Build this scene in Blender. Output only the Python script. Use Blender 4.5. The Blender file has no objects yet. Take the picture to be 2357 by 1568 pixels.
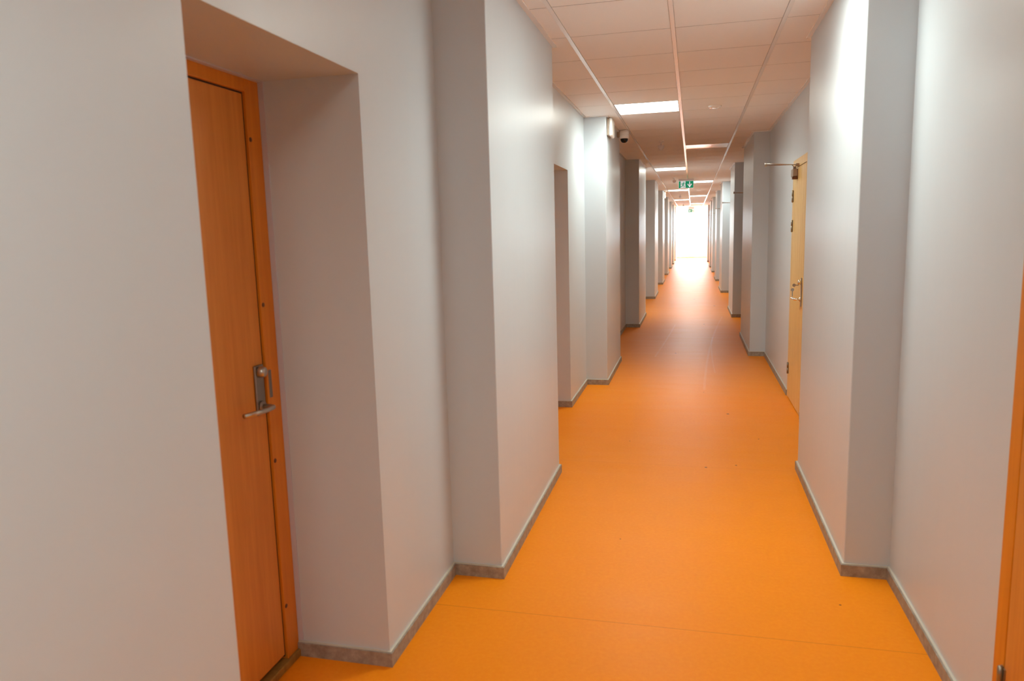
import bpy, bmesh, math, random
from mathutils import Vector, Matrix

random.seed(4)
scene = bpy.context.scene
col = scene.collection

# ------------------------------------------------------------------ camera
EYE = 1.586
cam_data = bpy.data.cameras.new('camera')
cam_data.sensor_width = 36.0
cam_data.lens = 1666.3 * 36.0 / 2357.0
cam_data.clip_start = 0.02
cam_data.clip_end = 300
cam = bpy.data.objects.new('camera', cam_data)
col.objects.link(cam)
yaw, pitch, roll = 0.2458, 0.1461, -0.0266
F = Vector((-math.sin(yaw) * math.cos(pitch), math.cos(yaw) * math.cos(pitch), -math.sin(pitch)))
Rv = Vector((math.cos(yaw), math.sin(yaw), 0))
Uv = Rv.cross(F)
R2 = Rv * math.cos(roll) + Uv * math.sin(roll)
U2 = -Rv * math.sin(roll) + Uv * math.cos(roll)
m = Matrix.Identity(4)
for r in range(3):
    m[r][0], m[r][1], m[r][2] = R2[r], U2[r], -F[r]
m[0][3], m[1][3], m[2][3] = 0, 0, EYE
cam.matrix_world = m
scene.camera = cam
cam_data.dof.use_dof = True
cam_data.dof.focus_distance = 8.0
cam_data.dof.aperture_fstop = 4.0

# ------------------------------------------------------------------ view, sky
scene.view_settings.view_transform = 'Standard'
scene.view_settings.look = 'None'
scene.view_settings.gamma = 1
scene.view_settings.use_curve_mapping = False
scene.view_settings.exposure = 0.14
scene.cycles.diffuse_bounces = 8
scene.cycles.max_bounces = 12
SKY = 26.0
PANEL = 15.5          # glow of each lit diffuser
PANEL_W = 8.5        # watts thrown mostly downwards by its lens
PANEL_COL = (0.955, 1.0, 0.905)
world = bpy.data.worlds.new('overcast_sky')
scene.world = world
world.use_nodes = True
bg = world.node_tree.nodes['Background']
bg.inputs[0].default_value = (0.93, 0.97, 1.0, 1)
bg.inputs[1].default_value = SKY


# ------------------------------------------------------------------ materials
def nodes_of(mat):
    mat.use_nodes = True
    nt = mat.node_tree
    return nt, nt.nodes, nt.links, nt.nodes['Principled BSDF']


def simple(name, color, rough=0.5, metal=0.0, spec=0.5, emit=None, strength=0.0, coat=0.0):
    mat = bpy.data.materials.new(name)
    nt, n, l, p = nodes_of(mat)
    p.inputs['Base Color'].default_value = (*color, 1)
    p.inputs['Roughness'].default_value = rough
    p.inputs['Metallic'].default_value = metal
    p.inputs['Specular IOR Level'].default_value = spec
    p.inputs['Coat Weight'].default_value = coat
    if emit:
        p.inputs['Emission Color'].default_value = (*emit, 1)
        p.inputs['Emission Strength'].default_value = strength
    return mat


def ramp(n, l, fac, stops):
    r = n.new('ShaderNodeValToRGB')
    e = r.color_ramp.elements
    e[0].position, e[0].color = stops[0][0], (*stops[0][1], 1)
    e[1].position, e[1].color = stops[-1][0], (*stops[-1][1], 1)
    for pos, c in stops[1:-1]:
        k = e.new(pos)
        k.color = (*c, 1)
    l.new(fac, r.inputs[0])
    return r.outputs[0]


def coords(n, l, scale=(1, 1, 1)):
    t = n.new('ShaderNodeTexCoord')
    mp = n.new('ShaderNodeMapping')
    mp.inputs['Scale'].default_value = scale
    l.new(t.outputs['Object'], mp.inputs[0])
    return mp.outputs[0]


def noise(n, l, vec, scale, detail=3, rough=0.5):
    t = n.new('ShaderNodeTexNoise')
    t.inputs['Scale'].default_value = scale
    t.inputs['Detail'].default_value = detail
    t.inputs['Roughness'].default_value = rough
    l.new(vec, t.inputs['Vector'])
    return t.outputs[0]


def bump(n, l, p, h, strength, dist):
    b = n.new('ShaderNodeBump')
    b.inputs['Strength'].default_value = strength
    b.inputs['Distance'].default_value = dist
    l.new(h, b.inputs['Height'])
    l.new(b.outputs[0], p.inputs['Normal'])


def mat_wall():
    mat = bpy.data.materials.new('satin_wall_paint')
    nt, n, l, p = nodes_of(mat)
    v = coords(n, l)
    f = noise(n, l, v, 1.3, 4)
    l.new(ramp(n, l, f, [(0.3, (0.605, 0.675, 0.725)), (0.7, (0.625, 0.695, 0.745))]), p.inputs['Base Color'])
    rv = coords(n, l, (9, 9, 0.35))          # vertical roller marks in the sheen
    rr = n.new('ShaderNodeMapRange')
    l.new(noise(n, l, rv, 3.0, 4, 0.6), rr.inputs[0])
    rr.inputs['To Min'].default_value = 0.30
    rr.inputs['To Max'].default_value = 0.43
    l.new(rr.outputs[0], p.inputs['Roughness'])
    p.inputs['Specular IOR Level'].default_value = 0.45
    bump(n, l, p, noise(n, l, v, 260, 3), 0.08, 0.001)
    return mat


def mat_floor():
    mat = bpy.data.materials.new('orange_linoleum')
    nt, n, l, p = nodes_of(mat)
    v = coords(n, l)
    f = noise(n, l, v, 55, 6, 0.65)
    base = ramp(n, l, f, [(0.25, (0.885, 0.25, 0.005)), (0.5, (0.91, 0.275, 0.007)), (0.75, (0.94, 0.305, 0.012))])
    sep = n.new('ShaderNodeSeparateXYZ')
    l.new(v, sep.inputs[0])

    def math_(op, a, b=None, c=None):
        q = n.new('ShaderNodeMath')
        q.operation = op
        for i, x in enumerate((a, b, c)):
            if x is None:
                continue
            if isinstance(x, (int, float)):
                q.inputs[i].default_value = x
            else:
                l.new(x, q.inputs[i])
        return q.outputs[0]

    def mix(colr, fac, c):
        q = n.new('ShaderNodeMix')
        q.data_type = 'RGBA'
        l.new(fac, q.inputs['Factor'])
        l.new(colr, q.inputs['A'])
        q.inputs['B'].default_value = (*c, 1)
        return q.outputs['Result']
    # welded sheet seams across the corridor
    for y, a in ((2.777, 0.35), (4.86, 0.16), (6.9, 0.1), (9.6, 0.12), (-1.0, 0.3)):
        d = math_('ABSOLUTE', math_('SUBTRACT', sep.outputs[1], y))
        fac = math_('MULTIPLY', math_('LESS_THAN', d, 0.0022), a)
        base = mix(base, fac, (0.33, 0.06, 0.004))
    # dirt specks
    for x, y, r in ((0.102, 4.856, 0.009), (0.30, 4.93, 0.007), (0.31, 6.35, 0.012), (0.12, 7.2, 0.006), (-0.45, 5.4, 0.005), (0.5, 5.6, 0.006),
                    (0.62, 3.1, 0.005), (-0.2, 9.5, 0.012), (0.2, 12.5, 0.013), (0.05, 17.0, 0.02), (0.45, 15.5, 0.02), (-0.35, 3.6, 0.004)):
        cc = n.new('ShaderNodeVectorMath')
        cc.operation = 'DISTANCE'
        l.new(v, cc.inputs[0])
        cc.inputs[1].default_value = (x, y, 0)
        base = mix(base, math_('LESS_THAN', cc.outputs['Value'], r), (0.22, 0.05, 0.01))
    # curved pale scuffs left by trolley wheels
    for x, y, r, w, ya, yb in ((81.0, 5.21, 80.90, 0.012, 7.3, 13.6), (-132.27, 18.06, 132.12, 0.010, 9.2, 12.4), (40.0, 9.0, 39.75, 0.008, 8.2, 11.0)):
        cc = n.new('ShaderNodeVectorMath')
        cc.operation = 'DISTANCE'
        l.new(v, cc.inputs[0])
        cc.inputs[1].default_value = (x, y, 0)
        d = math_('ABSOLUTE', math_('SUBTRACT', cc.outputs['Value'], r))
        span = math_('MULTIPLY', math_('GREATER_THAN', sep.outputs[1], ya), math_('LESS_THAN', sep.outputs[1], yb))
        fac = math_('MULTIPLY', math_('MULTIPLY', math_('LESS_THAN', d, w), span), math_('MULTIPLY', noise(n, l, v, 3.5), 0.30))
        base = mix(base, fac, (0.95, 0.55, 0.35))
    l.new(base, p.inputs['Base Color'])
    rr = n.new('ShaderNodeMapRange')
    l.new(noise(n, l, coords(n, l, (0.5, 2.2, 1)), 3.0, 6, 0.65), rr.inputs[0])
    rr.inputs['To Min'].default_value = 0.31
    rr.inputs['To Max'].default_value = 0.50
    l.new(rr.outputs[0], p.inputs['Roughness'])
    p.inputs['Specular IOR Level'].default_value = 0.14
    bump(n, l, p, noise(n, l, v, 90, 3), 0.10, 0.0015)
    return mat


def mat_ceiling():
    mat = bpy.data.materials.new('mineral_fibre_tile')
    nt, n, l, p = nodes_of(mat)
    v = coords(n, l)
    f = noise(n, l, v, 420, 2, 0.7)
    l.new(ramp(n, l, f, [(0.3, (0.86, 0.84, 0.81)), (0.6, (0.90, 0.88, 0.85))]), p.inputs['Base Color'])
    p.inputs['Roughness'].default_value = 0.75
    p.inputs['Specular IOR Level'].default_value = 0.35
    bump(n, l, p, f, 0.15, 0.001)
    return mat


def mat_wood(name, dark, light, rough=0.42, stripes=0.0):
    mat = bpy.data.materials.new(name)
    nt, n, l, p = nodes_of(mat)
    v = coords(n, l, (14, 14, 0.7))
    f = noise(n, l, v, 3.2, 6, 0.6)
    c = ramp(n, l, f, [(0.3, dark), (0.7, light)])
    l.new(c, p.inputs['Base Color'])
    p.inputs['Roughness'].default_value = rough
    p.inputs['Specular IOR Level'].default_value = 0.4
    return mat


def mat_stone():
    mat = bpy.data.materials.new('grey_brown_skirting')
    nt, n, l, p = nodes_of(mat)
    v = coords(n, l)
    f = noise(n, l, v, 28, 5, 0.65)
    l.new(ramp(n, l, f, [(0.32, (0.25, 0.22, 0.18)), (0.55, (0.36, 0.325, 0.27)), (0.72, (0.47, 0.43, 0.36))]), p.inputs['Base Color'])
    p.inputs['Roughness'].default_value = 0.5
    bump(n, l, p, f, 0.2, 0.001)
    return mat


def mat_glass():
    mat = bpy.data.materials.new('window_glass')
    mat.use_nodes = True
    nt = mat.node_tree
    n, l = nt.nodes, nt.links
    n.remove(n['Principled BSDF'])
    tr = n.new('ShaderNodeBsdfTransparent')
    gl = n.new('ShaderNodeBsdfGlossy')
    gl.inputs['Roughness'].default_value = 0.02
    mx = n.new('ShaderNodeMixShader')
    mx.inputs[0].default_value = 0.06
    l.new(tr.outputs[0], mx.inputs[1])
    l.new(gl.outputs[0], mx.inputs[2])
    l.new(mx.outputs[0], n['Material Output'].inputs[0])
    return mat


M = dict(
    wall=mat_wall(), floor=mat_floor(), ceil=mat_ceiling(), skirting=mat_stone(),
    skirt_top=simple('skirting_top_edge', (0.62, 0.60, 0.51), 0.35),
    tbar=simple('white_enamel_bar', (0.86, 0.85, 0.84), 0.22),
    backing=simple('ceiling_void', (0.35, 0.32, 0.29), 0.8),
    tile_edge=simple('raw_tile_edge', (0.16, 0.14, 0.12), 0.9),
    door_old=mat_wood('oak_veneer_amber', (0.64, 0.235, 0.035), (0.76, 0.31, 0.055), 0.4),
    frame_old=mat_wood('oak_frame_amber', (0.66, 0.21, 0.010), (0.76, 0.27, 0.018), 0.35),
    door_pale=mat_wood('ash_veneer_pale', (0.70, 0.46, 0.15), (0.84, 0.585, 0.235), 0.32),
    frame_pale=mat_wood('ash_frame_pale', (0.70, 0.48, 0.20), (0.80, 0.57, 0.26), 0.35),
    gap=simple('gap_shade_dark', (0.04, 0.022, 0.012), 0.7),
    sealant=simple('grey_sealant', (0.60, 0.60, 0.68), 0.5),
    plug=simple('dark_wood_plug', (0.16, 0.055, 0.015), 0.5),
    sill=mat_wood('worn_threshold_oak', (0.26, 0.13, 0.025), (0.40, 0.22, 0.045), 0.45),
    steel=simple('brushed_steel', (0.56, 0.52, 0.46), 0.28, 1.0),
    nickel=simple('dark_nickel', (0.34, 0.31, 0.28), 0.32, 1.0),
    chrome=simple('polished_chrome', (0.80, 0.76, 0.66), 0.12, 1.0),
    bronze=simple('silver_brown_paint', (0.36, 0.28, 0.22), 0.4, 0.35),
    hinge=simple('grey_hinge_steel', (0.36, 0.32, 0.25), 0.35, 0.9),
    plastic=simple('white_plastic', (0.90, 0.89, 0.87), 0.22),
    opal=simple('opal_cover', (0.86, 0.86, 0.82), 0.3),
    black=simple('black_dome', (0.004, 0.004, 0.004), 0.06, 0, 0.35),
    clear=simple('smoky_acrylic', (0.80, 0.76, 0.76), 0.12),
    green=simple('exit_green', (0.0, 0.22, 0.115), 0.4, emit=(0.0, 0.42, 0.20), strength=0.35),
    sign_white=simple('exit_white', (0.80, 0.84, 0.88), 0.4, emit=(0.86, 0.9, 1.0), strength=0.45),
    sign_body=simple('sign_body_white', (0.84, 0.88, 0.90), 0.4, emit=(0.9, 0.97, 1.0), strength=0.3),
    panel_on=simple('lit_panel', (0.9, 0.9, 0.88), 0.4, emit=PANEL_COL, strength=PANEL),
    panel_off=simple('unlit_panel', (0.84, 0.82, 0.84), 0.22),
    white_paint=simple('white_window_paint', (0.86, 0.86, 0.86), 0.35),
    lobby=simple('white_lobby_paint', (0.85, 0.85, 0.86), 0.5),
    glass=mat_glass(),
)


# ------------------------------------------------------------------ mesh helper
class MB:
    def __init__(self):
        self.bm = bmesh.new()
        self.mi = 0

    def _tag(self, faces):
        for f in faces:
            f.material_index = self.mi

    def box(self, x0, x1, y0, y1, z0, z1, bevel=0.0, seg=2, mat=0):
        xs, ys, zs = sorted((x0, x1)), sorted((y0, y1)), sorted((z0, z1))
        b = bmesh.new()
        bmesh.ops.create_cube(b, size=1)
        for v in b.verts:
            v.co = Vector((xs[0] if v.co.x < 0 else xs[1], ys[0] if v.co.y < 0 else ys[1], zs[0] if v.co.z < 0 else zs[1]))
        if bevel:
            bmesh.ops.bevel(b, geom=b.edges[:], offset=bevel, segments=seg, affect='EDGES', profile=0.5)
        self._join(b, mat)
        return self

    def prism(self, pts, z0, z1, mat=0, caps=True):
        b = bmesh.new()
        lo = [b.verts.new((x, y, z0)) for x, y in pts]
        hi = [b.verts.new((x, y, z1)) for x, y in pts]
        k = len(pts)
        for i in range(k):
            b.faces.new((lo[i], lo[(i + 1) % k], hi[(i + 1) % k], hi[i]))
        if caps:
            b.faces.new(hi)
            b.faces.new(lo[::-1])
        bmesh.ops.recalc_face_normals(b, faces=b.faces[:])
        self._join(b, mat)
        return self

    def plate(self, pts3, thick_vec, mat=0):
        """a flat outline (3D points) given thickness along thick_vec"""
        b = bmesh.new()
        t = Vector(thick_vec)
        lo = [b.verts.new(p) for p in pts3]
        hi = [b.verts.new(Vector(p) + t) for p in pts3]
        k = len(pts3)
        for i in range(k):
            b.faces.new((lo[i], lo[(i + 1) % k], hi[(i + 1) % k], hi[i]))
        b.faces.new(hi)
        b.faces.new(lo[::-1])
        bmesh.ops.recalc_face_normals(b, faces=b.faces[:])
        self._join(b, mat)
        return self

    def lathe(self, profile, center, axis='Z', seg=32, mat=0):
        """profile of (radius, height) revolved round an axis through center"""
        b = bmesh.new()
        rings = []
        for r, h in profile:
            if r < 1e-6:
                rings.append([b.verts.new((0, 0, h))])
            else:
                rings.append([b.verts.new((r * math.cos(2 * math.pi * i / seg), r * math.sin(2 * math.pi * i / seg), h)) for i in range(seg)])
        for a, c in zip(rings, rings[1:]):
            for i in range(seg):
                j = (i + 1) % seg
                if len(a) == 1 and len(c) == 1:
                    continue
                if len(a) == 1:
                    b.faces.new((a[0], c[i], c[j]))
                elif len(c) == 1:
                    b.faces.new((a[i], a[j], c[0]))
                else:
                    b.faces.new((a[i], a[j], c[j], c[i]))
        for ring, flip in ((rings[0], True), (rings[-1], False)):
            if len(ring) > 2:
                b.faces.new(ring[::-1] if flip else ring)
        bmesh.ops.recalc_face_normals(b, faces=b.faces[:])
        rot = {'Z': Matrix.Identity(4), 'X': Matrix.Rotation(math.pi / 2, 4, 'Y'), '-X': Matrix.Rotation(-math.pi / 2, 4, 'Y'),
               'Y': Matrix.Rotation(-math.pi / 2, 4, 'X'), '-Y': Matrix.Rotation(math.pi / 2, 4, 'X')}[axis]
        b.transform(Matrix.Translation(center) @ rot)
        for f in b.faces:
            f.smooth = True
        self._join(b, mat)
        return self

    def tube(self, path, radius, seg=12, mat=0, flat=1.0):
        """a round bar along a path; flat < 1 squashes it vertically"""
        b = bmesh.new()
        rings = []
        pts = [Vector(p) for p in path]
        for i, p in enumerate(pts):
            d = (pts[min(i + 1, len(pts) - 1)] - pts[max(i - 1, 0)]).normalized()
            up = Vector((0, 0, 1)) if abs(d.z) < 0.9 else Vector((1, 0, 0))
            s = d.cross(up).normalized()
            u = s.cross(d).normalized()
            rings.append([b.verts.new(p + s * radius * math.cos(2 * math.pi * k / seg) + u * flat * radius * math.sin(2 * math.pi * k / seg)) for k in range(seg)])
        for a, c in zip(rings, rings[1:]):
            for k in range(seg):
                b.faces.new((a[k], a[(k + 1) % seg], c[(k + 1) % seg], c[k]))
        b.faces.new(rings[0][::-1])
        b.faces.new(rings[-1])
        bmesh.ops.recalc_face_normals(b, faces=b.faces[:])
        for f in b.faces:
            f.smooth = True
        self._join(b, mat)
        return self

    def _join(self, b, mat):
        for f in b.faces:
            f.material_index = mat
        me = bpy.data.meshes.new('tmp')
        b.to_mesh(me)
        b.free()
        self.bm.from_mesh(me)
        bpy.data.meshes.remove(me)

    def build(self, name, mats, parent=None, loc=None):
        me = bpy.data.meshes.new(name)
        self.bm.to_mesh(me)
        self.bm.free()
        for mt in (mats if isinstance(mats, (list, tuple)) else [mats]):
            me.materials.append(mt)
        o = bpy.data.objects.new(name, me)
        col.objects.link(o)
        if parent:
            o.parent = parent
        if loc:
            o.location = loc
        return o


def tag(o, label=None, cat=None, group=None, kind=None):
    if label:
        o['label'] = label
    if cat:
        o['category'] = cat
    if group:
        o['group'] = group
    if kind:
        o['kind'] = kind
    return o


def empty(name, loc):
    o = bpy.data.objects.new(name, None)
    o.empty_display_size = 0.1
    col.objects.link(o)
    o.location = loc
    return o


def copy_tree(o, parent=None):
    c = o.copy()
    col.objects.link(c)
    if parent:
        c.parent = parent
    for ch in list(o.children):
        copy_tree(ch, c)
    return c


# ------------------------------------------------------------------ plan of the corridor
CEIL = 2.72
Y0, Y1 = -6.0, 40.3            # corridor; beyond Y1 lies the bright end lobby
YEND = 43.4
XO = 1.75
HEAD = 2.127
# (near, far, corridor face x, niche x after this pier)
LP = [(-1.35, 0.15, -0.848), (3.07, 4.585, -0.848), (7.432, 8.855, -0.848), (12.05, 13.78, -0.845), (17.16, 18.77, -0.845), (21.72, 23.25, -0.845),
      (26.3, 27.8, -0.845), (30.6, 32.1, -0.845), (34.4, 35.9, -0.845), (38.6, 40.3, -0.845)]
RP = [(-0.9, 0.6, 0.685), (3.39, 4.904, 0.685), (9.37, 11.12, 0.702), (13.52, 14.97, 0.705), (18.73, 20.25, 0.705), (23.02, 24.5, 0.705),
      (27.63, 29.13, 0.705), (31.17, 32.7, 0.705), (36.4, 37.9, 0.705)]


def nl(y):
    return -1.083 if y < 3.8 else -1.068


def nr(y):
    return 0.876 if y < 4.0 else 0.888


L_REC = [(1.444, 2.315, 0.46), (5.55, 6.42, 0.46)]
R_OUT = [2.245, 7.15, 12.25, 16.65, 21.32, 26.75, 30.75]
OPEN = 0.88
R_REC = [(y - OPEN, y, 0.11) for y in R_OUT]

# floor
MB().box(-3.2, 3.2, Y0 - 0.3, YEND + 0.3, -0.12, 0).build('floor', M['floor'])
tag(bpy.data.objects['floor'], 'glossy orange linoleum floor running the length of the corridor', 'floor', kind='structure')


def wall(side, piers, recs, niche, breaks):
    s = -1 if side == 'left' else 1
    mb = MB()
    # the back plane, split where a doorway is cut
    cuts = [Y0]
    for a, b, d in recs:
        cuts += [a, b]
    cuts.append(Y1)
    solid = [(cuts[i], cuts[i + 1]) for i in range(0, len(cuts), 2)]
    for a, b in solid:
        pts = [a] + [q for q in breaks if a < q < b] + [b]
        for p, q in zip(pts, pts[1:]):
            mb.box(niche((p + q) / 2), s * XO, p, q, 0, CEIL)
    for a, b, d in recs:
        x = niche((a + b) / 2)
        mb.box(x, s * XO, a, b, HEAD if d > 0.2 else 2.172, CEIL)
        mb.box(x + s * (d + (0.05 if d > 0.2 else 0.0)), s * XO, a, b, 0, HEAD if d > 0.2 else 2.172)
    mb.box(s * 1.2, s * XO, Y0, Y1, CEIL, CEIL + 0.12)
    r = 0.005
    for a, b, x in piers:
        xn = niche((a + b) / 2 - 0.2) + s * 0.03
        arc = lambda cx, cy, t0: [(cx + r * math.cos(t0 + k * math.pi / 8), cy + r * math.sin(t0 + k * math.pi / 8)) for k in range(5)]
        if s < 0:
            pts = [(xn, a)] + arc(x - r, a + r, -math.pi / 2) + arc(x - r, b - r, 0) + [(xn, b)]
        else:
            pts = [(xn, b)] + arc(x + r, b - r, math.pi / 2) + arc(x + r, a + r, math.pi) + [(xn, a)]
        mb.prism(pts, 0, CEIL)
    o = mb.build('wall_' + side, M['wall'])
    return o


tag(wall('left', LP, L_REC, nl, [3.8]), 'pale grey corridor wall with piers and deep door recesses', 'wall', kind='structure')
tag(wall('right', RP, R_REC, nr, [4.0]), 'pale grey corridor wall with piers and flush pale wooden doors', 'wall', kind='structure')
tag(MB().box(-XO, XO, Y0 - 0.2, Y0, 0, CEIL + 0.12).build('wall_back', M['wall']), 'plain pale grey wall closing the corridor behind the viewer', 'wall', kind='structure')


def sweep(path, s, w, z0, z1, name, mats, top=None):
    """a strip of width w along a plan path, mitred at each corner, on the corridor side of the path"""
    mb = MB()
    for poly in path:
        off = []
        for i, p in enumerate(poly):
            p = Vector(p)
            ns = []
            if i > 0:
                d = (p - Vector(poly[i - 1])).normalized()
                ns.append(Vector((d.y, -d.x)))
            if i < len(poly) - 1:
                d = (Vector(poly[i + 1]) - p).normalized()
                ns.append(Vector((d.y, -d.x)))
            if len(ns) == 1:
                nrm = ns[0]
            else:
                b = ns[0] + ns[1]
                nrm = b / b.dot(ns[0]) if b.length > 1e-6 else ns[0]
            off.append(p + nrm * w * (-s))
        for i in range(len(poly) - 1):
            q = [poly[i], poly[i + 1], tuple(off[i + 1]), tuple(off[i])]
            if top is None:
                mb.prism(q, z0, z1)
            else:
                mb.prism(q, z0, z1 - 0.004, mat=0)
                mid = [tuple(Vector(poly[k]) + (off[k] - Vector(poly[k])) * 0.62) for k in (i, i + 1)]
                mb.prism([poly[i], poly[i + 1], mid[1], mid[0]], z1 - 0.004, z1, mat=1)
    return mb.build(name, mats)


def plan_paths(piers, recs, niche, s, end, doorgap):
    ev = [(a, 'p', (a, b, x)) for a, b, x in piers] + [(a, 'r', (a, b, d)) for a, b, d in recs]
    ev.sort()
    paths, cur = [], [(niche(Y0), Y0)]
    for _, t, q in ev:
        if t == 'p':
            a, b, x = q
            cur += [(niche(a), a), (x, a), (x, b), (niche(b), b)]
        else:
            a, b, d = q
            if not doorgap:
                continue
            dep = (0.375 if d > 0.2 else 0.0)
            cur.append((niche(a), a))
            if dep:
                cur.append((niche(a) + s * dep, a))
            paths.append(cur)
            cur = ([(niche(b) + s * dep, b)] if dep else []) + [(niche(b), b)]
    cur.append((niche(end) if s > 0 else piers[-1][2], end))
    if s < 0:
        cur = cur[:-2]
    paths.append(cur)
    return paths


for side, s, piers, recs, niche in (('left', -1, LP, L_REC, nl), ('right', 1, RP, R_REC, nr)):
    o = sweep(plan_paths(piers, recs, niche, s, Y1, True), s, 0.014, 0, 0.058, 'baseboard_' + side, [M['skirting'], M['skirt_top']], top=True)
    tag(o, 'grey-brown mottled skirting along the foot of the wall with %s' % ('deep door recesses' if s < 0 else 'flush pale doors'), 'baseboard', kind='structure')
    o = sweep(plan_paths(piers, [], niche, s, Y1, False), s, 0.026, CEIL - 0.006, CEIL, 'trim_%d' % (1 if s < 0 else 2), M['tbar'])
    tag(o, 'thin white edge angle where the ceiling meets the wall with %s' % ('deep door recesses' if s < 0 else 'flush pale doors'), 'trim', kind='structure')

# ------------------------------------------------------------------ ceiling: tiles and bars
BAR = [-0.72, -0.12, 0.48]
GY = 4.428
LIGHTS = [(-8, 0, 1), (-2, 1, 1), (4, 0, 1), (10, 1, 0), (16, 0, 1), (23, 1, 1), (29, 0, 1), (36, 1, 1), (41, 0, 1), (49, 1, 1), (55, 0, 1)]
busy = {(k, c + 1) for k, c, on in LIGHTS}
colx = [(-1.12, BAR[0] - 0.0135), (BAR[0] + 0.0135, BAR[1] - 0.0135), (BAR[1] + 0.0135, BAR[2] - 0.0135), (BAR[2] + 0.0135, 1.0)]
mb = MB()
k = -18
while GY + 0.6 * k < Y1 + 0.1:
    for c, (xa, xb) in enumerate(colx):
        if (k, c) not in busy:
            ya, yb = GY + 0.6 * k, GY + 0.6 * (k + 1)
            mb.box(xa, xb, ya + 0.0026, yb - 0.0026, CEIL + 0.0005, CEIL + 0.016, mat=2)
            mb.box(xa, xb, ya + 0.0026, yb - 0.0026, CEIL, CEIL + 0.0005)
    k += 1
mb.box(-XO, XO, Y0 - 0.2, Y1, CEIL + 0.10, CEIL + 0.2, mat=1)
mb.box(-XO - 1.4, XO + 1.4, Y1 + 0.4, YEND + 0.3, CEIL, CEIL + 0.1)
mb.box(-XO - 1.4, XO + 1.4, Y1 - 0.1, Y1 + 0.45, CEIL + 0.02, CEIL + 0.2)
tag(mb.build('ceiling', [M['ceil'], M['backing'], M['tile_edge']]), 'suspended ceiling of square white mineral tiles tinted by the floor', 'ceiling', kind='structure')
for i, x in enumerate(BAR):
    o = MB().box(x - 0.012, x + 0.012, Y0, Y1 + 0.35, CEIL - 0.003, CEIL + 0.03).build('trim_%d' % (3 + i), M['tbar'])
    tag(o, ('white ceiling bar nearest the wall with deep door recesses', 'white ceiling bar down the middle, between the two columns of lights',
            'white ceiling bar nearest the wall with flush pale doors')[i], 'ceiling bar', kind='structure')

# ------------------------------------------------------------------ panel lights
on_proto = off_proto = None
LABELS = [
    'lit square ceiling panel directly above the viewer, before the nearest recessed door',
    'lit square ceiling panel just above the first pair of piers',
    'lit square ceiling panel largest in view, beside the black dome camera',
    'unlit pale ceiling panel, the only dark one in the corridor',
    'second lit ceiling panel in the left column, small, before the near exit sign',
    'lit ceiling panel in the right column, level with the near exit sign',
    'lit ceiling panel in the left column just beyond the near exit sign',
    'second lit ceiling panel in the right column, beyond the near exit sign',
    'fourth lit ceiling panel in the left column',
    'last lit ceiling panel in the right column, near the bright end window',
    'last lit ceiling panel in the left column, in front of the far exit sign']


def make_panel(mat, lit):
    root = empty('ceiling_light', (0, 0, 0))
    f = MB()
    a, b = 0.2855, 0.279
    f.box(-a, a, -0.2965, -0.290, -0.002, 0.03)
    f.box(-a, a, 0.290, 0.2965, -0.002, 0.03)
    f.box(-a, -b, -0.290, 0.290, -0.002, 0.03)
    f.box(b, a, -0.290, 0.290, -0.002, 0.03)
    f.build('frame', M['tbar'], root)
    MB().box(-b, b, -0.290, 0.290, 0.004, 0.02).build('diffuser', mat, root)
    if lit:
        ld = bpy.data.lights.new('panel_lamp', 'AREA')
        ld.shape = 'RECTANGLE'
        ld.size, ld.size_y = 2 * b, 0.58
        ld.energy = PANEL_W
        ld.color = PANEL_COL
        ld.spread = math.radians(140)
        lo = bpy.data.objects.new('panel_lamp', ld)
        col.objects.link(lo)
        lo.parent = root
        lo.location = (0, 0, 0.002)
    return root


for (k, c, on), lab in zip(LIGHTS, LABELS):
    if on:
        if on_proto is None:
            on_proto = o = make_panel(M['panel_on'], True)
        else:
            o = copy_tree(on_proto)
    else:
        o = make_panel(M['panel_off'], False)
    o.location = ((BAR[c] + BAR[c + 1]) / 2, GY + 0.6 * (k + 0.5), CEIL)
    tag(o, lab, 'ceiling light', 'square panel lights in the ceiling')


# ------------------------------------------------------------------ doors
def lever(pts, r):
    """a round lever bent through the given corners with rounded bends"""
    out = []
    pts = [Vector(p) for p in pts]
    for i, p in enumerate(pts):
        if 0 < i < len(pts) - 1:
            a = p + (pts[i - 1] - p).normalized() * min(0.018, (pts[i - 1] - p).length * 0.45)
            c = p + (pts[i + 1] - p).normalized() * min(0.018, (pts[i + 1] - p).length * 0.45)
            for t in (0, 0.25, 0.5, 0.75, 1):
                out.append(a.lerp(p, t).lerp(p.lerp(c, t), t))
        else:
            out.append(p)
    return MB().tube(out, r, 14)


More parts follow.
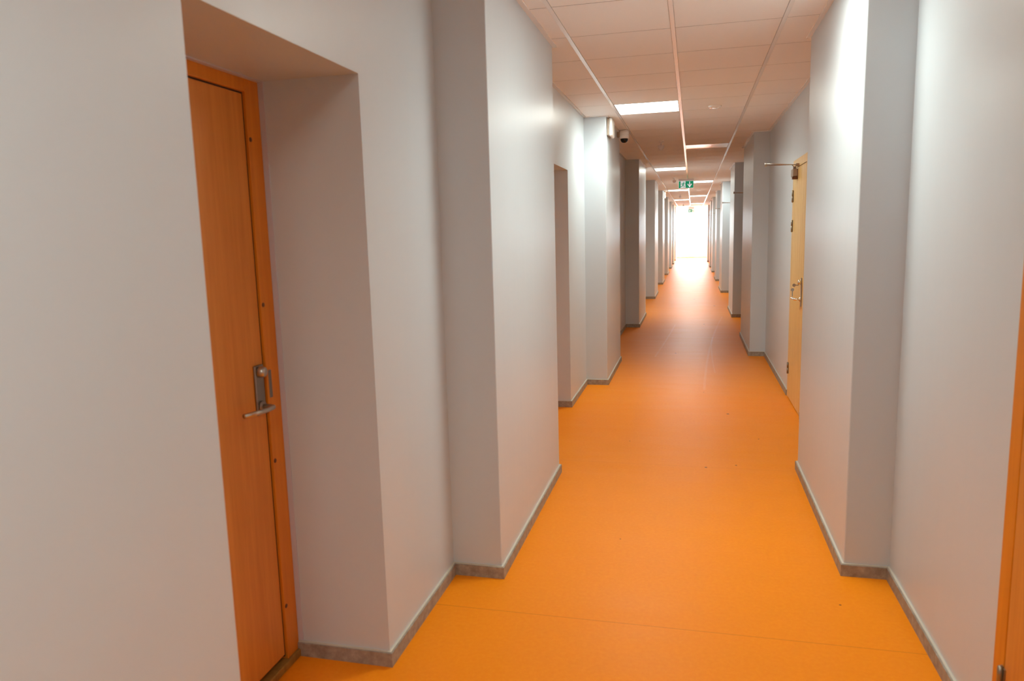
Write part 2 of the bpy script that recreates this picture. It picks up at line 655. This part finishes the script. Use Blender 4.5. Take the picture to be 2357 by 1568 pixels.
def recessed_door(name, y0, y1, xn, label):
    """amber oak door at the back of a deep recess of the wall at x = xn"""
    xf = xn - 0.376           # face of the frame
    xl = xf - 0.009           # face of the leaf
    fw = 0.082
    xb = xn - 0.50
    f = MB()
    e = 0.003
    f.box(xb, xf, y1 - fw, y1 - e, 0.0, HEAD - e, bevel=0.002)
    f.box(xb, xf, y0 + e, y0 + fw, 0.0, HEAD - e, bevel=0.002)
    f.box(xb, xf, y0 + fw, y1 - fw, HEAD - 0.047, HEAD - e, bevel=0.002)
    root = f.build(name, M['frame_old'])
    tag(root, label, 'door', kind='structure')
    l0, l1 = y0 + fw + 0.006, y1 - fw - 0.006
    leaf = MB().box(xl - 0.042, xl, l0, l1, 0.048, HEAD - 0.053, bevel=0.002).build('door_leaf', M['door_old'], root)
    g = MB()  # dark strips in the leaf gap, painting the shade there
    g.box(xl - 0.045, xl - 0.002, l1, l1 + 0.006, 0.04, HEAD - 0.047)
    g.box(xl - 0.045, xl - 0.002, l0 - 0.006, l0, 0.04, HEAD - 0.047)
    g.box(xl - 0.045, xl - 0.002, l0, l1, HEAD - 0.053, HEAD - 0.047)
    g.build('gap_shade_strip', M['gap'], root)
    MB().box(xb, xf + 0.012, y0 + fw, y1 - 0.004, 0, 0.030, bevel=0.004).build('threshold', M['sill'], root)
    for z in (1.926, 1.363, 0.797, 0.235):
        MB().lathe([(0.0, 0.001), (0.008, 0.001), (0.008, 0.0)], (xf, y1 - fw + 0.012, z), 'X', 16).build('frame_plug', M['plug'], root)
    MB().box(xf, xf + 0.020, y1 - 0.004, y1 - 0.0005, 0.06, HEAD - 0.001).build('sealant_strip', M['sealant'], root)
    MB().box(xf, xf + 0.020, y0 + 0.002, y1 - 0.005, HEAD - 0.004, HEAD - 0.0005).build('sealant_strip', M['sealant'], root)
    yc = l1 - 0.035
    pl = MB().box(xl, xl + 0.009, yc - 0.026, yc + 0.026, 0.982, 1.158, bevel=0.004).build('backplate', M['nickel'], root)
    MB().lathe([(0.020, 0), (0.020, 0.010), (0.017, 0.020), (0.012, 0.024), (0, 0.025)], (xl + 0.009, yc, 1.134), 'X', 24).build('thumb_turn', M['steel'], pl)
    lever([(xl + 0.009, yc, 1.012), (xl + 0.060, yc, 1.012), (xl + 0.062, yc - 0.06, 1.012), (xl + 0.050, yc - 0.165, 1.018)], 0.0082).build('lever_handle', M['steel'], pl)
    MB().lathe([(0.019, 0), (0.019, 0.006), (0.011, 0.008)], (xl + 0.009, yc, 1.012), 'X', 24).build('lever_rose', M['nickel'], pl)
    MB().box(xf, xf + 0.0015, y1 - fw + 0.010, y1 - fw + 0.028, 1.03, 1.13, bevel=0.0006, seg=1).build('strike_plate', M['nickel'], root)
    return root


recessed_door('door_1', 1.444, 2.315, -1.083, 'amber oak door with lever handle in the nearest deep wall recess')
recessed_door('door_2', 5.55, 6.42, -1.068, 'oak door hidden deep in the second wall recess, past the first pier')


def flush_door(name, y1, xn, label, closer=True, wood='pale'):
    """pale ash door set flush in the wall at x = xn; hinges on its far side"""
    y0 = y1 - OPEN
    xf = xn - 0.006
    fw = 0.072
    top = 2.172
    e = 0.002
    f = MB()
    f.box(xf, xn + 0.10, y1 - fw, y1 - e, 0, top - e, bevel=0.0015)
    f.box(xf, xn + 0.10, y0 + e, y0 + fw, 0, top - e, bevel=0.0015)
    f.box(xf, xn + 0.10, y0 + fw, y1 - fw, top - 0.072, top - e, bevel=0.0015)
    root = f.build(name, M['frame_' + wood])
    tag(root, label, 'door', kind='structure')
    l0, l1 = y0 + fw + 0.005, y1 - fw - 0.005
    lt = top - 0.077
    leaf = MB()
    n = 6
    for i in range(n):                       # upright boards with fine grooves
        a = l0 + (l1 - l0) * i / n
        b = l0 + (l1 - l0) * (i + 1) / n
        leaf.box(xf, xf + 0.042, a + 0.0008, b - 0.0008, 0.008, lt, bevel=0.0016, seg=1)
    leaf.box(xf + 0.006, xf + 0.040, l0, l1, 0.008, lt)
    leaf.build('door_leaf', M['door_' + wood], root)
    g = MB()  # added dark strips stand in for the shade round the leaf
    g.box(xf + 0.003, xf + 0.05, l1, l1 + 0.005, 0.004, top - 0.072)
    g.box(xf + 0.003, xf + 0.05, l0 - 0.005, l0, 0.004, top - 0.072)
    g.box(xf + 0.003, xf + 0.05, l0, l1, lt, top - 0.072)
    g.build('gap_shade_strip', M['gap'], root)
    for z in (1.80, 1.535, 0.225):
        h = MB()
        h.lathe([(0.0, 0), (0.0072, 0.002), (0.0072, 0.053), (0.0055, 0.054), (0.0055, 0.056), (0.0072, 0.057), (0.0072, 0.108), (0.0, 0.110)],
                (xf - 0.009, l1 + 0.003, z), 'Z', 16)
        h.box(xf - 0.004, xf, l1 + 0.003, l1 + 0.016, z + 0.004, z + 0.106)
        h.box(xf - 0.004, xf, l1 - 0.012, l1 + 0.003, z + 0.004, z + 0.106)
        h.build('hinge', M['hinge'], root)
    yc = l0 + 0.055
    pl = MB().box(xf - 0.008, xf, yc - 0.016, yc + 0.016, 0.925, 1.165, bevel=0.004).build('backplate', M['steel'], root)
    MB().lathe([(0.022, 0), (0.022, 0.014), (0.019, 0.022), (0.0, 0.024)], (xf - 0.008, yc, 1.128), '-X', 24).build('lock_cylinder', M['chrome'], pl)
    lever([(xf - 0.008, yc, 0.985), (xf - 0.055, yc, 0.985), (xf - 0.060, yc + 0.125, 0.985)], 0.010).build('lever_handle', M['chrome'], pl)
    MB().lathe([(0.020, 0), (0.020, 0.007), (0.012, 0.009)], (xf - 0.008, yc, 0.985), '-X', 24).build('lever_rose', M['chrome'], pl)
    if closer:
        ya, yb = l1 - 0.24, l1 - 0.10
        zc = lt - 0.012
        body = MB().box(xf - 0.040, xf, ya, yb, zc - 0.066, zc, bevel=0.004).build('door_closer', M['bronze'], root)
        cap = MB()
        cap.box(xf - 0.044, xf - 0.002, ya - 0.004, ya + 0.05, zc - 0.090, zc - 0.067, bevel=0.003)
        cap.build('valve_cover', M['plug'], body)
        ys = (ya + yb) / 2 - 0.04
        ex, ez = xf - 0.265, 2.132
        arm = MB()
        arm.lathe([(0.012, 0), (0.012, 0.02), (0, 0.021)], (xf - 0.026, ys, zc), 'Z', 16)
        arm.tube([(xf - 0.026, ys, zc + 0.012), (xf - 0.05, ys, ez - 0.012), (ex, ys + 0.01, ez - 0.010)], 0.009, 10, flat=0.45)
        arm.build('main_arm', M['bronze'], body)
        fa = MB()
        fa.tube([(ex, ys + 0.01, ez + 0.006), (xf - 0.012, ys - 0.06, ez - 0.020)], 0.009, 10, flat=0.45)
        fa.lathe([(0.008, -0.02), (0.008, 0.014), (0.0, 0.016)], (ex, ys + 0.01, ez), 'Z', 16)
        fa.build('forearm', M['steel'], body)
        MB().box(xf - 0.026, xf, ys - 0.10, ys - 0.03, ez - 0.032, ez - 0.010, bevel=0.003).build('arm_bracket', M['bronze'], body)
    return root


ORD = ['amber wooden door flush in the wall opposite the deep recess, mostly cut off', 'pale wooden door with keys in its lock, behind the first pier',
       'pale wooden door in the second bay after the keyed door, only its closer arm showing', 'third pale flush door past the keyed one, hidden behind a pier',
       'fourth pale flush door past the keyed one, closer arm crossing a pier', 'fifth pale flush door past the keyed one, far down the corridor',
       'farthest pale flush door, last before the bright window']
ORD[2] = 'first pale flush door past the keyed one, only its dark closer arm showing'
ORD[3] = 'second pale flush door past the keyed one, hidden behind a pier'
ORD[4] = 'third pale flush door past the keyed one, closer arm crossing a pier'
ORD[5] = 'fourth pale flush door past the keyed one, far down the corridor'
for i, y in enumerate(R_OUT):
    flush_door('door_%d' % (3 + i), y, nr(y), ORD[i], closer=(i > 0), wood='pale' if i else 'old')

# keys in the lock of door_4
xf = nr(7.15) - 0.006
yk = 7.15 - OPEN + 0.072 + 0.005 + 0.055
kr = empty('key_ring', (xf - 0.026, yk, 1.095))
tag(kr, 'two keys on a ring, one in the lock of the pale wooden door', 'keys')
k1 = MB()
k1.box(0.002, -0.022, -0.0012, 0.0012, 0.004, 0.012)
k1.lathe([(0.0, -0.0012), (0.0135, -0.0012), (0.0135, 0.0012), (0, 0.0012)], (-0.034, 0, 0.008), 'Y', 20)
for fc in k1.bm.faces:
    fc.smooth = False
k1.build('key', M['bronze'], kr)
rg = MB()
rg.tube([(-0.042 + 0.011 * math.cos(t * math.pi / 8), 0.002, -0.008 + 0.011 * math.sin(t * math.pi / 8)) for t in range(17)], 0.0011, 8)
rg.build('ring', M['steel'], kr)
k2 = MB()
k2.lathe([(0.0, -0.0012), (0.0135, -0.0012), (0.0135, 0.0012), (0, 0.0012)], (-0.045, 0.002, -0.030), 'Y', 20)
k2.box(-0.049, -0.041, 0.0008, 0.0032, -0.085, -0.040)
for fc in k2.bm.faces:
    fc.smooth = False
k2.build('key', M['steel'], kr)

# ------------------------------------------------------------------ ceiling fittings
def make_detector():
    o = MB().lathe([(0.0, -0.021), (0.024, -0.021), (0.027, -0.018), (0.034, -0.018), (0.044, -0.020), (0.054, -0.016), (0.060, -0.009), (0.060, 0.0)], (0, 0, 0), 'Z', 36).build('smoke_detector', M['plastic'])
    MB().lathe([(0.0, -0.023), (0.004, -0.0228), (0.004, -0.019)], (0.012, 0, 0), 'Z', 12).build('indicator_lamp', M['gap'], o)
    return o


d = make_detector()
d.location = (0.19, 7.26, CEIL)
tag(d, 'round flat white detector on the ceiling beside the largest lit panel', 'detector', 'flat round detectors on the ceiling')
d2 = copy_tree(d)
d2.location = (0.17, 22.1, CEIL)
tag(d2, 'tiny flat white detector on the ceiling beyond the near exit sign', 'detector', 'flat round detectors on the ceiling')


def make_sensor():
    o = MB().lathe([(0.0, -0.012), (0.022, -0.012), (0.036, -0.007), (0.040, 0.0)], (0, 0, 0), 'Z', 28).build('ceiling_sensor', M['plastic'])
    MB().lathe([(0.009, -0.010), (0.009, -0.055)], (0, 0, 0), 'Z', 14).build('neck', M['clear'], o)
    MB().lathe([(0.012, -0.050), (0.036, -0.056), (0.040, -0.075), (0.036, -0.092), (0.024, -0.102), (0.022, -0.112), (0.0, -0.114)], (0, 0, 0), 'Z', 28).build('sensor_head', M['clear'], o)
    return o


sn = make_sensor()
for i, ((x, y), lab) in enumerate(zip([(-0.405, 9.78), (-0.405, 16.7), (-0.41, 24.8), (-0.41, 33.6)], [
        'small hanging sensor on the dark ceiling stretch beside the unlit panel', 'small hanging sensor on the ceiling just before the near exit sign',
        'tiny hanging sensor on the ceiling beyond the near exit sign', 'farthest tiny hanging sensor, before the bright end window'])):
    o = sn if i == 0 else copy_tree(sn)
    o.location = (x, y, CEIL)
    tag(o, lab, 'sensor', 'hanging sensors on the ceiling')

# dome camera on the second pier of the recess side
cc = empty('security_camera', (-0.766, 8.55, CEIL - 0.10))
tag(cc, 'white security camera with black dome on the pier under the ceiling', 'camera')
MB().lathe([(0.0, 0.094), (0.056, 0.094), (0.057, 0.055), (0.0545, 0.052), (0.0575, 0.049), (0.0575, 0.022), (0.052, 0.008), (0.044, 0.004)], (0, 0, 0), 'Z', 40).build('housing', M['plastic'], cc)
MB().lathe([(0.044, 0.005), (0.042, -0.012), (0.034, -0.028), (0.020, -0.039), (0.0, -0.043)], (0, 0, 0), 'Z', 40).build('dome', M['black'], cc)
MB().box(-0.081, -0.045, -0.03, 0.03, 0.02, 0.08, bevel=0.006).build('wall_bracket', M['bronze'], cc)

# wall-mounted emergency luminaires
def make_emergency():
    o = MB().box(0.001, 0.018, 0, 0.26, 0.004, 0.172, bevel=0.005).build('emergency_light', M['bronze'])
    MB().box(0.018, 0.054, 0.004, 0.256, 0, 0.176, bevel=0.016, seg=4).build('cover', M['opal'], o)
    return o


em = make_emergency()
em.location = (-0.848, 7.52, 2.538)
tag(em, 'white boxy emergency light high on the pier beside the dome camera', 'emergency light', 'emergency lights on the piers')
em2 = copy_tree(em)
em2.location = (-0.845, 22.2, 2.515)
tag(em2, 'tiny white emergency light on a far pier past the near exit sign', 'emergency light', 'emergency lights on the piers')


# ------------------------------------------------------------------ exit signs
def man_shapes(cx, cz, h, flip=1):
    """outline pieces of the running figure, in the x-z plane, h tall"""
    u = h / 10.0

    def limb(pts, w):
        out = []
        for (ax, az), (bx, bz) in zip(pts, pts[1:]):
            d = Vector((bx - ax, bz - az)).normalized()
            nx, nz = -d.y * w / 2, d.x * w / 2
            e = d * w * 0.3
            out.append([(ax + nx - e.x, az + nz - e.y), (bx + nx + e.x, bz + nz + e.y), (bx - nx + e.x, bz - nz + e.y), (ax - nx - e.x, az - nz - e.y)])
        return out
    sh = []
    sh.append([(1.3 + 1.0 * math.cos(a * math.pi / 8), 4.0 + 1.0 * math.sin(a * math.pi / 8)) for a in range(16)])
    sh += limb([(0.6, 2.3), (-0.4, -0.6)], 2.0)                     # trunk
    sh += limb([(0.9, 2.4), (2.4, 1.0), (3.6, 1.8)], 0.8)            # leading arm
    sh += limb([(0.2, 2.6), (-2.0, 2.2), (-2.9, 0.6)], 0.8)          # trailing arm
    sh += limb([(-0.1, -0.6), (1.8, -1.9), (1.5, -4.8)], 1.05)       # leading leg
    sh += limb([(-0.5, -0.6), (-1.4, -2.9), (-4.1, -3.3)], 1.05)     # trailing leg
    return [[(cx + flip * x * u, cz + z * u) for x, z in s] for s in sh]


def exit_sign(loc, w, h, kind, label):
    root = empty('exit_sign', loc)
    tag(root, label, 'exit sign', 'green exit signs hanging from the ceiling')
    MB().box(-w / 2, w / 2, 0, 0.03, -h, 0, bevel=0.003).build('sign_body', M['sign_body'], root)
    b = MB().box(-w / 2, w / 2, 0.006, 0.024, 0.0005, loc[2] * 0 + (CEIL - loc[2])).build('mounting_plate', M['clear'], root)
    y = -0.0012
    bd = 0.008
    green, white, man = MB(), MB(), MB()

    def rect(mbx, x0, x1, z0, z1, yy):
        mbx.plate([(x0, yy, z0), (x1, yy, z0), (x1, yy, z1), (x0, yy, z1)], (0, 0.001, 0))
    if kind == 'down':
        rect(green, -w / 2 + bd, w / 2 - bd, -h + bd, -bd, y)
        rect(white, -w * 0.36, -w * 0.045, -h + bd, -bd, y - 0.0008)
        for s in man_shapes(-w * 0.20, -h * 0.52, h * 0.80, 1):
            man.plate([(px, y - 0.0022, pz) for px, pz in s], (0, 0.001, 0))
        ax, az, q = w * 0.23, -h * 0.5, h
        for s in ([(ax - 0.055 * q, -h * 0.12), (ax + 0.055 * q, -h * 0.12), (ax + 0.055 * q, -h * 0.62), (ax - 0.055 * q, -h * 0.62)],
                  [(ax - 0.31 * q, az + 0.02 * q), (ax - 0.22 * q, az + 0.11 * q), (ax + 0.07 * q, az - 0.27 * q), (ax, az - 0.36 * q)],
                  [(ax + 0.31 * q, az + 0.02 * q), (ax, az - 0.36 * q), (ax - 0.07 * q, az - 0.27 * q), (ax + 0.22 * q, az + 0.11 * q)]):
            white.plate([(px, y - 0.0022, pz) for px, pz in s], (0, 0.001, 0))
    else:
        rect(green, -w / 2 + bd, w / 2 - bd, -h + bd, -bd, y)
        rect(white, w * 0.12, w * 0.40, -h + bd, -bd, y - 0.0008)
        for s in man_shapes(w * 0.26, -h * 0.52, h * 0.78, -1):
            man.plate([(px, y - 0.0022, pz) for px, pz in s], (0, 0.001, 0))
        ax, az, q = -w * 0.36, -h * 0.5, h
        for s in ([(ax, az - 0.055 * q), (ax + 0.62 * q, az - 0.055 * q), (ax + 0.62 * q, az + 0.055 * q), (ax, az + 0.055 * q)],
                  [(ax - 0.08 * q, az), (ax + 0.22 * q, az + 0.30 * q), (ax + 0.31 * q, az + 0.22 * q), (ax + 0.02 * q, az - 0.07 * q)],
                  [(ax - 0.08 * q, az), (ax + 0.02 * q, az + 0.07 * q), (ax + 0.31 * q, az - 0.22 * q), (ax + 0.22 * q, az - 0.30 * q)]):
            white.plate([(px, y - 0.0022, pz) for px, pz in s], (0, 0.001, 0))
    green.build('green_field', M['green'], root)
    white.build('white_symbols', M['sign_white'], root)
    man.build('running_figure', M['green'], root)
    return root


exit_sign((-0.155, 17.3, 2.680), 0.338, 0.168, 'down', 'green exit sign with running figure and down arrow, nearer of the two')
exit_sign((-0.077, 39.2, 2.612), 0.30, 0.165, 'side', 'far small green exit sign in front of the bright window')

# ------------------------------------------------------------------ the bright lobby at the far end
def framed_wall(name, boxes, label):
    mb = MB()
    for b in boxes:
        mb.box(*b)
    return tag(mb.build(name, M['lobby']), label, 'wall', kind='structure')


WX0, WX1, WZ0, WZ1 = -1.5, 1.5, 0.93, 2.58
LX = 2.6
framed_wall('wall_end', [(-LX, LX, YEND, YEND + 0.25, 0, WZ0), (-LX, LX, YEND, YEND + 0.25, WZ1, CEIL), (-LX, WX0, YEND, YEND + 0.25, WZ0, WZ1), (WX1, LX, YEND, YEND + 0.25, WZ0, WZ1)],
            'white end wall with the bright window, washed out by daylight')
for s, nm in ((-1, 'wall_lobby_left'), (1, 'wall_lobby_right')):
    framed_wall(nm, [(s * LX, s * (LX + 0.25), Y1 + 0.2, YEND, 0, 0.5), (s * LX, s * (LX + 0.25), Y1 + 0.2, YEND, 2.6, CEIL),
                     (s * LX, s * (LX + 0.25), Y1 + 0.2, Y1 + 0.5, 0.5, 2.6), (s * LX, s * (LX + 0.25), YEND - 0.3, YEND, 0.5, 2.6),
                     (s * 1.06, s * (LX + 0.25), Y1, Y1 + 0.2, 0, CEIL)],
                'white side wall of the end lobby %s' % ('beyond the recess side' if s < 0 else 'beyond the flush door side'))


def window(name, x0, x1, z0, z1, y, n, label, axis='x'):
    f = MB()
    g = MB()
    t = 0.05

    def bx(mbx, a0, a1, b0, b1, d0, d1):
        if axis == 'x':
            mbx.box(a0, a1, y + d0, y + d1, b0, b1)
        else:
            mbx.box(y + d0, y + d1, a0, a1, b0, b1)
    bx(f, x0, x1, z0, z0 + t, 0, 0.07)
    bx(f, x0, x1, z1 - t, z1, 0, 0.07)
    for i in range(n + 1):
        c = x0 + (x1 - x0) * i / n
        a = min(max(c - t / 2, x0), x1 - t)
        bx(f, a, a + t, z0 + t, z1 - t, 0, 0.07)
    bx(g, x0 + t, x1 - t, z0 + t, z1 - t, 0.03, 0.036)
    root = f.build(name, M['white_paint'])
    tag(root, label, 'window', kind='structure')
    g.build('pane', M['glass'], root)
    return root


w1 = window('window_1', WX0, WX1, WZ0, WZ1, YEND + 0.08, 3, 'large overexposed window closing the far end of the corridor')
MB().box(WX0 - 0.05, WX1 + 0.05, YEND - 0.06, YEND + 0.08, WZ0 - 0.03, WZ0 + 0.002, bevel=0.004).build('window_sill', M['white_paint'], w1)
window('window_2', Y1 + 0.5, YEND - 0.3, 0.5, 2.6, -LX - 0.13, 2, 'tall side window of the end lobby beyond the recess side', 'y')
window('window_3', Y1 + 0.5, YEND - 0.3, 0.5, 2.6, LX + 0.06, 2, 'tall side window of the end lobby beyond the flush door side', 'y')

rad = empty('radiator', (-0.215, YEND - 0.09, 0.10))
tag(rad, 'white ribbed radiator under the bright end window', 'radiator')
rb = MB()
for i in range(10):
    x = -0.245 + 0.049 * (i + 0.5)
    rb.box(x - 0.019, x + 0.019, -0.045, 0.045, 0.02, 0.58, bevel=0.008)
rb.build('ribs', M['white_paint'], rad)
for pts, r in (([(-0.24, 0.0, 0.06), (0.24, 0.0, 0.06)], 0.014), ([(-0.24, 0.0, 0.54), (0.24, 0.0, 0.54)], 0.014), ([(0.20, 0.02, 0.06), (0.20, 0.02, -0.10)], 0.010)):
    MB().tube(pts, r).build('pipe', M['white_paint'], rad)
